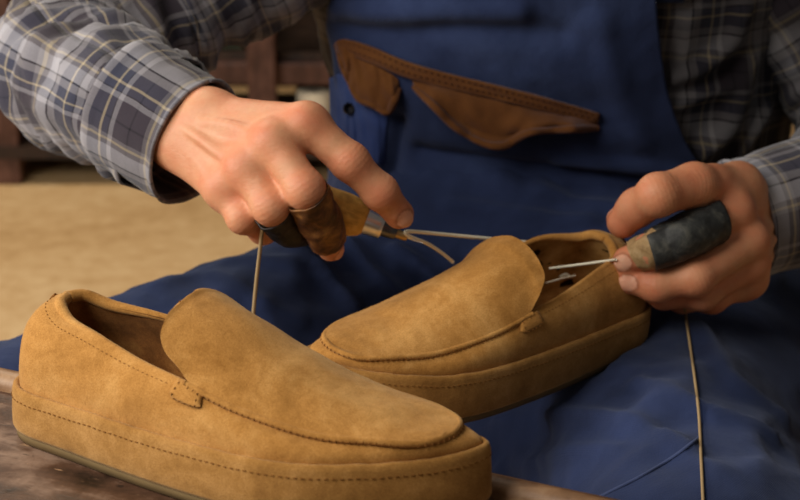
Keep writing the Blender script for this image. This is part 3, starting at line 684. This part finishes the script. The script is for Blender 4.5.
# right arm (at the left of the picture)
cuffR = at(203, 141, 1.252); 
_r = [at(372, -200, 1.60), at(300, -110, 1.58), at(170, -22, 1.54), at(116, 18, 1.505), at(70, 54, 1.452), at(84, 78, 1.385), at(120, 98, 1.330), at(168, 126, 1.290)]
add_sleeve('sleeve', pathR, [.090, .088, .080, .066, .0560, .0520, .0490, .0450], seed=1.3, amp=1.45, rolls=((.6, .40, 1.2, .010, .006), (1.2, .43, 1.4, .009, .006), (.3, .47, 1.1, .010, .005), (2.6, .44, 1.2, .010, .006)))
def cuff(nm, a, b, r0, r1, up0, seed, ecc=1.):
    a, b = np.array(a), np.array(b); t = np.linspace(0, 1, 22)[:, None]; P = a+(b-a)*t; T, N, B = frames(P, up0=up0); n = 80; an = np.linspace(0, 2*math.pi, n+1)
    R = (r0+(r1-r0)*t)[:, :, None]*(1+.035*np.sin(2*an+seed)+.02*np.sin(3*an+2*seed))[None, :, None]
    X = P[:, None]+R*(np.cos(an)[None, :, None]*N[:, None]*ecc+np.sin(an)[None, :, None]*B[:, None])
    q = X.reshape(-1, 3); S = np.repeat(t[:, 0], n+1)*np.linalg.norm(b-a); A = np.tile(an, 22)
    q = q+unit(q-np.repeat(P, n+1, 0))*(.0016*fbm(q, (40, 40, 40), seed, 2)+.0012*np.exp(-((S-.006)/.002)**2)+.0016*np.exp(-((S-np.linalg.norm(b-a))/.0025)**2)-.001*np.exp(-((S-np.linalg.norm(b-a)+.007)/.0015)**2))[:, None]
    o = pm(nm, q, gridf(22, n+1), PLAID, uv=np.c_[A*r0+.02, S*1.0+.013], parent=shirt); mod(o, 'SOLIDIFY', thickness=.0028, offset=-1.); return o
ax_ = unit(at(197, 144, 1.262)-at(118, 97, 1.310))
cuff('cuff', at(197, 144, 1.262)-ax_*.070, at(197, 144, 1.262), .0500, .0465, np.array([0, 0, 1.]), .6)
# left arm
pathL = [np.array([.22, 1.66, .86]), np.array([.285, 1.63, .80]), np.array([.350, 1.60, .70]), np.array([.410, 1.585, .615]), np.array([.430, 1.555, .572]), np.array([.415, 1.505, .555]), np.array([.385, 1.455, .552])*1., at(850, 186, 1.415), at(806, 200, 1.395)]
add_sleeve('sleeve', pathL, [.078, .072, .066, .060, .056, .054, .052, .049, .046], PLAID_SHADED, seed=4.1)
axl = unit(at(748, 219, 1.362)-at(830, 193, 1.395))
cuff('cuff', at(740, 220, 1.360)-axl*.083, at(740, 220, 1.360), .0485, .0465, np.array([0, 0, 1.]), 2.2)

# ------------------------------------------------------------------ overalls
f = Field((-.48, .86, .03), (.46, 1.95, .74), .0055)
f.cap(pel+np.array([-.05, .03, .03]), pel+np.array([.05, .03, .03]), .150, .150, .04); f.cap(pel+np.array([0, .06, .05]), np.array([.118, 1.71, .60]), .135, .125, .06)
f.ell((.13, 1.70, .46), (.20, .145, .12), .06); f.cap((.29, 1.64, .38), (.27, 1.34, .355), .125, .10, .06)
f.cap(hR+np.array([0, 0, .010]), kR, .116, .088, .05); f.cap(hL+np.array([.02, 0, 0]), kL, .115, .105, .05)
f.cap(kR, fR, .080, .070, .03); f.cap(kL, fL, .098, .075, .03)
f.cap(pel+np.array([.0, -.02, .0]), pel+np.array([-.01, -.24, -.035]), .085, .05, .07)   # cloth sagging between the thighs
# the shoe presses into the cloth
Mi = np.linalg.inv(far['M']); X, Y, Z_ = np.meshgrid(*f.ax, indexing='ij')
loc_ = [Mi[k, 0]*X+Mi[k, 1]*Y+Mi[k, 2]*Z_+Mi[k, 3] for k in range(3)]
tt = np.clip((loc_[0]-.12)/(.30-.12), 0, 1); t3 = np.clip((loc_[0]-.2)/.1, 0, 1); yy = loc_[1]+.0229*tt*tt+.0129*t3*t3*(3-2*t3)
hw = np.interp(loc_[0], [-.004, .01, .03, .06, .15, .2, .25, .28, .304], [.0, .034, .045, .049, .053, .056, .054, .041, .0])
dsh = np.maximum(np.maximum(np.abs(yy)-hw-.001, -(loc_[2]+.0054)), loc_[2]-.12).astype(np.float32); f.v = np.maximum(f.v, -dsh)
# and the bench edge
bl_ = [(X-(e0+e1)[0]/2)*math.cos(ang)+(Y-(e0+e1)[1]/2)*math.sin(ang), -(X-(e0+e1)[0]/2)*math.sin(ang)+(Y-(e0+e1)[1]/2)*math.cos(ang)]
dbn = np.maximum(np.maximum(bl_[1]-.020, np.abs(bl_[0])-half-.055), np.maximum(.47-Z_, Z_-.56)).astype(np.float32); f.v = np.maximum(f.v, -dbn)
dst = np.maximum(np.maximum(Z_-.287, 1.40-Y), np.maximum(X-.40, -.22-X)).astype(np.float32); f.v = np.maximum(f.v, -dst)
VO, FO = f.mesh(); VO = relax(VO, FO, 3); N = vnormals(VO, FO)
far_d = np.clip((np.abs(np.c_[[Mi[k, :3]@VO.T+Mi[k, 3] for k in range(3)]].T[:, 2]+.004)-.004)/.02, 0, 1)
VO = VO+N*((.013*(.35-np.abs(fbm(VO, (9, 6, 12), 3.3, 3)))+.004*fbm(VO, (30, 22, 30), 6.1, 2))*far_d)[:, None]; N = vnormals(VO, FO)
tO = bvh(VO, FO)
VO = folds(VO, FO, N, [([(500, 420), (560, 415), (640, 425), (690, 450)], .007, .008), ([(640, 385), (700, 410), (770, 440)], .008, .008), ([(700, 330), (730, 380), (780, 420)], .008, .010), ([(500, 470), (560, 455), (620, 452)], .006, .007),
   ([(300, 250), (330, 280), (355, 310)], .008, .008), ([(350, 245), (372, 275), (400, 300)], .009, .008), ([(395, 250), (425, 270), (440, 285)], .008, .007), ([(160, 285), (230, 262), (290, 262)], .004, .010), ([(215, 275), (260, 300), (300, 320)], .004, .008), ([(540, 190), (580, 205), (640, 215)], .008, .008), ([(450, 205), (520, 215), (590, 222)], .007, .008)], tO)
over = pm('bib_overalls', VO, FO, NAVY_SHADED); tag(over, 'navy blue bib overalls')
tO = bvh(VO, FO)
def seam_on(tree, pix, name, r=.0011, mat=NAVY_S, parent=None, off=.0008):
    L = [hit(tree, *p, off) for p in cr(pix, 8)]; L = [p for p in L if p is not None]
    if len(L) > 2:
        m = MB(); m.tube(resample(np.array(L), n=60), r, 6); return pm(name, m.V, m.F, mat, parent or over)
seam_on(tO, [(600, 497), (640, 477), (672, 458), (700, 437)], 'seam', .0013)
seam_on(tO, [(489, 478), (500, 486), (512, 498)], 'seam', .0012)
# bib panel
bl = cr([(336, -130), (335, -60), (334, 0), (330, 25), (334, 48), (340, 90), (352, 140), (372, 190), (392, 250)], 8); br_ = cr([(640, -130), (652, -60), (655, 0), (660, 50), (668, 95), (684, 140), (706, 178), (718, 215), (722, 250)], 8)
rowsP = []
nb = 110
def bibY(p):  # world point in front of the chest along the view of pixel, on the cloth surface
    d = ray(*p); lo, hi = 1.2, 1.9
    for _ in range(26):
        mid = (lo+hi)/2; P = CAM+d*(mid/d[1])
        if P[1] < torso_y(P[0], P[2])-.021: lo = mid
        else: hi = mid
    return CAM+d*(mid/d[1])
bl = resample(bl, n=80); br_ = resample(br_, n=80)
G = np.array([[bibY(bl[i]*(1-t)+br_[i]*t) for t in np.linspace(0, 1, nb)] for i in range(80)])
q = G.reshape(-1, 3); F = np.array(gridf(80, nb)); N = vnormals(q, F); N *= np.where(N[:, 1] < 0, 1, -1)[:, None]
q = q+N*(.004*(.4-np.abs(fbm(q, (6, 6, 14), 12., 2)))+.0015*fbm(q, (30, 30, 30), 2., 2))[:, None]
q = folds(q, F, N, [([(345, 22), (400, 30), (470, 26), (560, 34)], -.007, .012), ([(340, 12), (420, 12), (520, 10)], .008, .010), ([(420, 150), (500, 162), (590, 172), (660, 178)], -.009, .008), ([(560, 160), (620, 165), (680, 172)], .008, .006), ([(400, 120), (396, 150), (388, 200)], -.010, .008), ([(440, 190), (540, 200), (640, 205)], -.008, .008), ([(600, 20), (615, 80), (640, 140)], .005, .012), ([(655, 5), (662, 60), (690, 150)], .004, .004), ([(420, 180), (480, 186), (560, 190)], .006, .006)])
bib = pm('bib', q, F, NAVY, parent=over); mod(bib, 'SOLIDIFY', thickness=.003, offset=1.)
tB = bvh(q, F)
for pix in ([(646, 0), (651, 48), (659, 97), (677, 145), (698, 180)], [(560, 150), (600, 156), (640, 158)], [(598, 118), (598, 150)]):
    seam_on(tB, pix, 'bib_seam', .0008, parent=over, off=.0022)
# brown canvas pocket trim
def patch(top, bot, name, mat, lift, parent=None, nu=60, nv_=16, roll=.0, sagn=0., seed=0., thick=.0022):
    T_ = resample(cr(top, 8), n=nu); B_ = resample(cr(bot, 8), n=nu); G = np.zeros((nu, nv_, 3))
    for i in range(nu):
        for j in range(nv_):
            t = j/(nv_-1); p = T_[i]*(1-t)+B_[i]*t; h = hit(tB, *p)
            if h is None: h = bibY(p)
            e = min(i, nu-1-i)/(nu*.12); e = min(1, e)
            G[i, j] = h-unit(ray(*p))*(lift+e*(sagn*math.sin(math.pi*min(1, t*.62))+roll*max(0, t-.8)/.2)+(.0012+.0035*sagn/.017*t)*mnoise.noise(Vector((i*.16+seed, t*2.2, 1.)))*e*1.6)
    F = gridf(nu, nv_); o = pm(name, G.reshape(-1, 3), F, mat, parent=parent or over); mod(o, 'SOLIDIFY', thickness=thick, offset=0.); return o, G
top = [(336, 42), (345, 39), (372, 47), (415, 64.5), (486, 83), (560, 102), (600, 114)]
low = [(338, 52), (350, 54), (376, 64), (415, 79), (486, 96), (560, 114), (598, 122)]
tr, Gt = patch(top, low, 'pocket_trim', CANV, .0065, thick=.004)
tl = [(336, 44), (344, 44), (356, 52), (372, 62), (388, 72), (398, 79)]; tb_ = [(339, 52), (347, 76), (358, 97), (372, 104), (388, 112), (399, 88)]
fl1, G1 = patch(tl, tb_, 'pocket_lining', CANV, .0045, sagn=.012, seed=3.)
tl2 = [(413, 80), (450, 88), (486, 97), (540, 110), (597, 122)]; tb2 = [(414, 87), (436, 108), (456, 128), (482, 143), (503, 146), (524, 135), (545, 131), (597, 128)]
fl2, G2 = patch(tl2, tb2, 'pocket_lining', CANV, .0045, sagn=.017, roll=.010, seed=7.)
for Gx, kk in ((G1, 0), (G2, 1)):
    m = MB(); pth = Gx[:, -1] if kk else np.vstack([Gx[0, :], Gx[:, -1]]); m.tube(resample(pth, n=90), +.0026+.0012*np.abs(np.sin(np.linspace(0, 9, 90))), 8); pm('rolled_edge', m.V, m.F, CANV, parent=(fl1, fl2)[kk])
m = MB()
for row in (4, 11):
    L = Gt[:, row]; qd = resample(L, step=.0028)
    for i in range(0, len(qd)-1, 2):
        nn = -unit(ray(480, 90)); m.dash(qd[i]+nn*.0026, qd[i]+.7*(qd[i+1]-qd[i])+nn*.0026, nn, .0008, .0007)
pm('trim_stitching', m.V, m.F, plain('stitch_dark', srgb(60, 30, 12), .9), parent=tr)
# lighter blue gusset with a dark button at the side
gs, G3 = patch([(330, 78), (345, 74), (362, 98), (388, 112)], [(332, 150), (346, 152), (364, 160), (384, 165)], 'side_gusset', BLUE_L, .0030, sagn=.008, seed=1.)
hb = np.array(G3[18, 6])
m = MB(); n_ = -unit(ray(347, 102)); m.tube(np.array([hb+n_*.0025, hb+n_*.0045, hb+n_*.0055]), [.0050, .0056, .0046], 16); pm('button', m.V, m.F, BLACKM, parent=over)
# back straps of the overalls over the shoulders
for sx, px in ((-.075, 360), (.08, 630)):
    zs_ = np.linspace(.70, .88, 20); P = np.array([(shirt_c[0]+sx, torso_y(shirt_c[0]+sx, z)-.012, z) for z in zs_]); G = np.stack([P+np.array([w, 0, 0]) for w in np.linspace(-.02, .02, 5)], 1)
    o = pm('strap', G.reshape(-1, 3), gridf(20, 5), NAVY, parent=over); mod(o, 'SOLIDIFY', thickness=.003)
for A_ in (fR, fL):   # boots
    f = Field(A_+np.array([-.09, -.2, -.12]), A_+np.array([.09, .12, .08]), .005); f.cap(A_+np.array([0, .01, .03]), A_+np.array([0, .02, -.05]), .05, .048, .02); f.cap(A_+np.array([0, .02, -.052]), A_+np.array([0, -.13, -.058]), .046, .040, .03)
    f.v = np.maximum(f.v, (.002-f.ax[2])[None, None, :]); V, F = f.mesh(); pm('boot', V, F, GUARD_D)

# ------------------------------------------------------------------ leather finger guards
def guard(nm, pts, radii, mat, label, seamdir, spiral=.0016, wob=.0006, seed=0., collar=None):
    P = cr(np.array(pts), 8); P, R = resample(P, n=34, extra=np.c_[np.interp(np.linspace(0, 1, len(P)), np.linspace(0, 1, len(radii)), radii)]); R = R[:, 0]
    T, N, B = frames(P, up0=seamdir); n = 56; an = np.linspace(0, 2*math.pi*1.06, n)
    Rr = R[:, None]+np.linspace(0, spiral, n)[None]; X = P[:, None]+Rr[..., None]*(np.cos(an)[None, :, None]*N[:, None]+np.sin(an)[None, :, None]*B[:, None])
    q = X.reshape(-1, 3); dirs = unit(q-np.repeat(P, n, 0)); q = q+dirs*(wob*2*fbm(q, (110, 110, 110), seed, 3))[:, None]
    edge = np.repeat(P[-1][None]*0, 1, 0); sl = .0022*np.sin(np.tile(an, 34)+seed)
    q = q+np.repeat(T, n, 0)*sl[:, None]
    o = pm(nm, q, gridf(34, n), mat, parent=person); o['label'] = label; mod(o, 'SOLIDIFY', thickness=.0011, offset=0.)
    if collar:
        m = MB(); k = 3; L_ = q.reshape(34, n, 3)[2:-2, k]+dirs.reshape(34, n, 3)[2:-2, k]*.0006; m.tube(L_, .0011, 6); pm('lap_seam', m.V, m.F, mat, parent=o)
    return o
m_ = RF['middle']; dpt = lambda c, k, t: c[k][0]*(1-t)+c[k+1][0]*t
guard('finger_guard', [dpt(m_, 1, .12), dpt(m_, 1, .6), m_[2][0], dpt(m_, 2, .55)], [.0148, .0142, .0135, .0118], GUARD_B, 'brown leather guard on the middle finger', np.array([-1., -.3, .4]), seed=1.)
r_ = RF['ring']
guard('finger_guard', [dpt(r_, 1, .12), dpt(r_, 1, .6), r_[2][0], dpt(r_, 2, .7)], [.0138, .0130, .0122, .0105], GUARD_D, 'black leather guard on the ring finger', np.array([-1., -.2, .6]), seed=2.)
i_ = LF['index']; prox = dpt(i_, 0, .40)
guard('finger_guard', [prox, i_[1][0], dpt(i_, 1, .5), dpt(i_, 1, .98)], [.0160, .0158, .0148, .0138], GUARD_K, 'black leather guard wrapped round the left index finger', np.array([-.1, -.75, .55]), .0026, seed=3., collar=1)
guard('finger_guard_edge', [dpt(i_, 1, .70), i_[2][0], dpt(i_, 2, .60)], [.0140, .0134, .0116], WAX, 'worn tan end of the finger guard', np.array([-.1, -.6, .7]), .0012, seed=6.)

# ------------------------------------------------------------------ awl
tipA = at(407.5, 237.5, 1.226); butt = at(262, 182, 1.236); axd = unit(tipA-butt); La = np.linalg.norm(tipA-butt)
awl = empty('stitching_awl', tuple(tipA)); tag(awl, 'stitching awl with pale wooden handle and steel ferrule gripped in the right hand', 'awl')
def lathe(nm, prof, mat, n=32):
    P = np.array([tipA*0-axd*s for s, r in prof]); m = MB(); m.tube(P, [r for s, r in prof], n); o = m.build(nm, mat, awl); return o
pxm = np.linalg.norm(at(408, 237, 1.22)-at(407, 237, 1.22))
lathe('handle', [(.0325, .0085), (.033, .0098), (.036, .0125), (.042, .0148), (.050, .0156), (.062, .0152), (.075, .0140), (.088, .0138), (.098, .0130), (.103, .0100), (.105, .004)], HANDLE)
lathe('ferrule', [(.0195, .0070), (.020, .0082), (.0225, .0085), (.0325, .0094), (.0335, .0094), (.034, .0085)], STEEL)
lathe('chuck', [(.0085, .0040), (.009, .0048), (.014, .0056), (.0195, .0060), (.0205, .0058)], plain('chuck_grey', srgb(110, 110, 112), .3, .5, 1.))
lathe('needle_holder', [(0., .0020), (.0006, .0030), (.005, .0034), (.0085, .0036), (.010, .0034)], BRASS)
lathe('needle', [(-.012, .0003), (-.006, .0007), (0.002, .0009), (.004, .0009)], STEEL)

# ------------------------------------------------------------------ waxed threads
def thread(pts, r, label, mat=THREAD, n=60, loc=None):
    P = resample(cr(np.array(pts), 10), n=n); P0 = P[0]; m = MB(); m.tube(P-P0, r, 8); o = m.build('waxed_thread', mat); o.location = P0; tag(o, label, 'thread', 'waxed sewing threads'); return o
def tonf(px, py, off=.0): 
    d = unit(ray(px, py)); h = far['tbW'].ray_cast(Vector(CAM), Vector(d)); return np.array(h[0])-d*off if h[0] is not None else None
far['tbW'] = bvh(far['W'](far['PB']).reshape(-1, 3), gridf(*far['PB'].shape[:2]))
t_in = tonf(453, 264, -.001)
if t_in is None: t_in = at(453, 262, 1.25)
tA = at(409, 236, 1.226)
tE = far['W'](far['R'][33])
tE = tE+np.array([0, 0, -.002])
thread([tE, tE*.66+at(412, 231.5, 1.226)*.34, tE*.33+at(412, 231.5, 1.226)*.67, at(412, 231.5, 1.226), at(405, 233, 1.222), at(412, 237.5, 1.226), at(428, 244, 1.236), at(442, 253, 1.243), t_in], .0014, 'pale waxed thread looped from the awl tip to the shoe tongue', n=120)
thread([at(549, 268.5, 1.272), at(580, 264.5, 1.268), at(606, 261, 1.262), at(616, 259.5, 1.2475)], .0010, 'pale waxed thread stretched from the shoe opening to the left index finger')
thread([at(546, 283, 1.285), at(560, 279, 1.292), at(575, 275.5, 1.302)], .0008, 'short pale thread lower inside the opening of the far shoe', n=20)
thread([at(290, 226, 1.180), at(272, 221, 1.176), at(263.5, 226, 1.180), at(260, 250, 1.186), at(256, 285, 1.190), at(253, 318, 1.192), at(251, 345, 1.194), at(249, 372, 1.196)], .0014, 'slack waxed thread hanging from the right ring finger behind the front shoe', THREAD_D)
L = [at(672, 292, 1.268), at(683, 304, 1.266)]
for px, py in cr([(686, 318), (690, 345), (695, 380), (699, 415), (701, 455), (703, 500), (704, 530)], 7):
    h = hit(tO, px, py, .003)
    L.append(h if h is not None else at(px, py, L[-1][1]))
thread(L, .0011, 'long waxed thread trailing from the left hand down over the thigh', THREAD_D, 120)
for pts in ([(584, 238), (588, 235), (592, 239), (600, 240)], [(560, 277), (566, 274), (570, 277)]):   # frayed lining ends inside the far shoe
    P = np.array([at(px, py, 1.312 if py > 250 else 1.345) for px, py in pts]); Q = (cr(P, 6)-far['M'][:3, 3])@far['M'][:3, :3]
    m = MB(); m.tube(Q, .0012, 6); m.build('frayed_end', THREAD, far['root'])

def area(name, loc, tgt, size, power, color):
    l = bpy.data.lights.new(name, 'AREA'); l.size = size; l.energy = power; l.color = color; o = bpy.data.objects.new(name, l); COL.objects.link(o)
    o.location = loc; o.rotation_euler = (Vector(tgt)-Vector(loc)).to_track_quat('-Z', 'Y').to_euler(); return o
area('key_window', (-1.0, .3, 1.75), (0, 1.15, .55), .9, 22, (1, .93, .83))
area('side_fill', (-1.5, .95, 1.02), (-.15, 1.3, .5), .6, 17, (1, .96, .9))  # added light, no window modelled: brightens the right thigh from the left
area('background_fill', (-1.2, 2.9, 2.5), (-1.0, 3.0, 0), .8, 33, (1, .88, .70))  # added overhead light without a fixture, lifts the floor at the back
area('fill_room', (1.0, -.9, 2.2), (.1, 1.2, .5), 1.6, 2., (1, .9, .78))
w = bpy.data.worlds.new('world'); SC.world = w; w.use_nodes = True; w.node_tree.nodes['Background'].inputs[0].default_value = (.9, .82, .72, 1); w.node_tree.nodes['Background'].inputs[1].default_value = .07

cam = bpy.data.cameras.new('camera'); co = bpy.data.objects.new('camera', cam); COL.objects.link(co); co.location = CAM
co.rotation_euler = (math.pi/2-PITCH, 0, 0); cam.sensor_width = 36; cam.lens = FPX*36/800; cam.clip_start = .05
cam.dof.use_dof = True; cam.dof.focus_distance = 1.10; cam.dof.aperture_fstop = 11.0
SC.camera = co
SC.view_settings.view_transform = 'Standard'; SC.view_settings.look = 'None'; SC.view_settings.exposure = .12
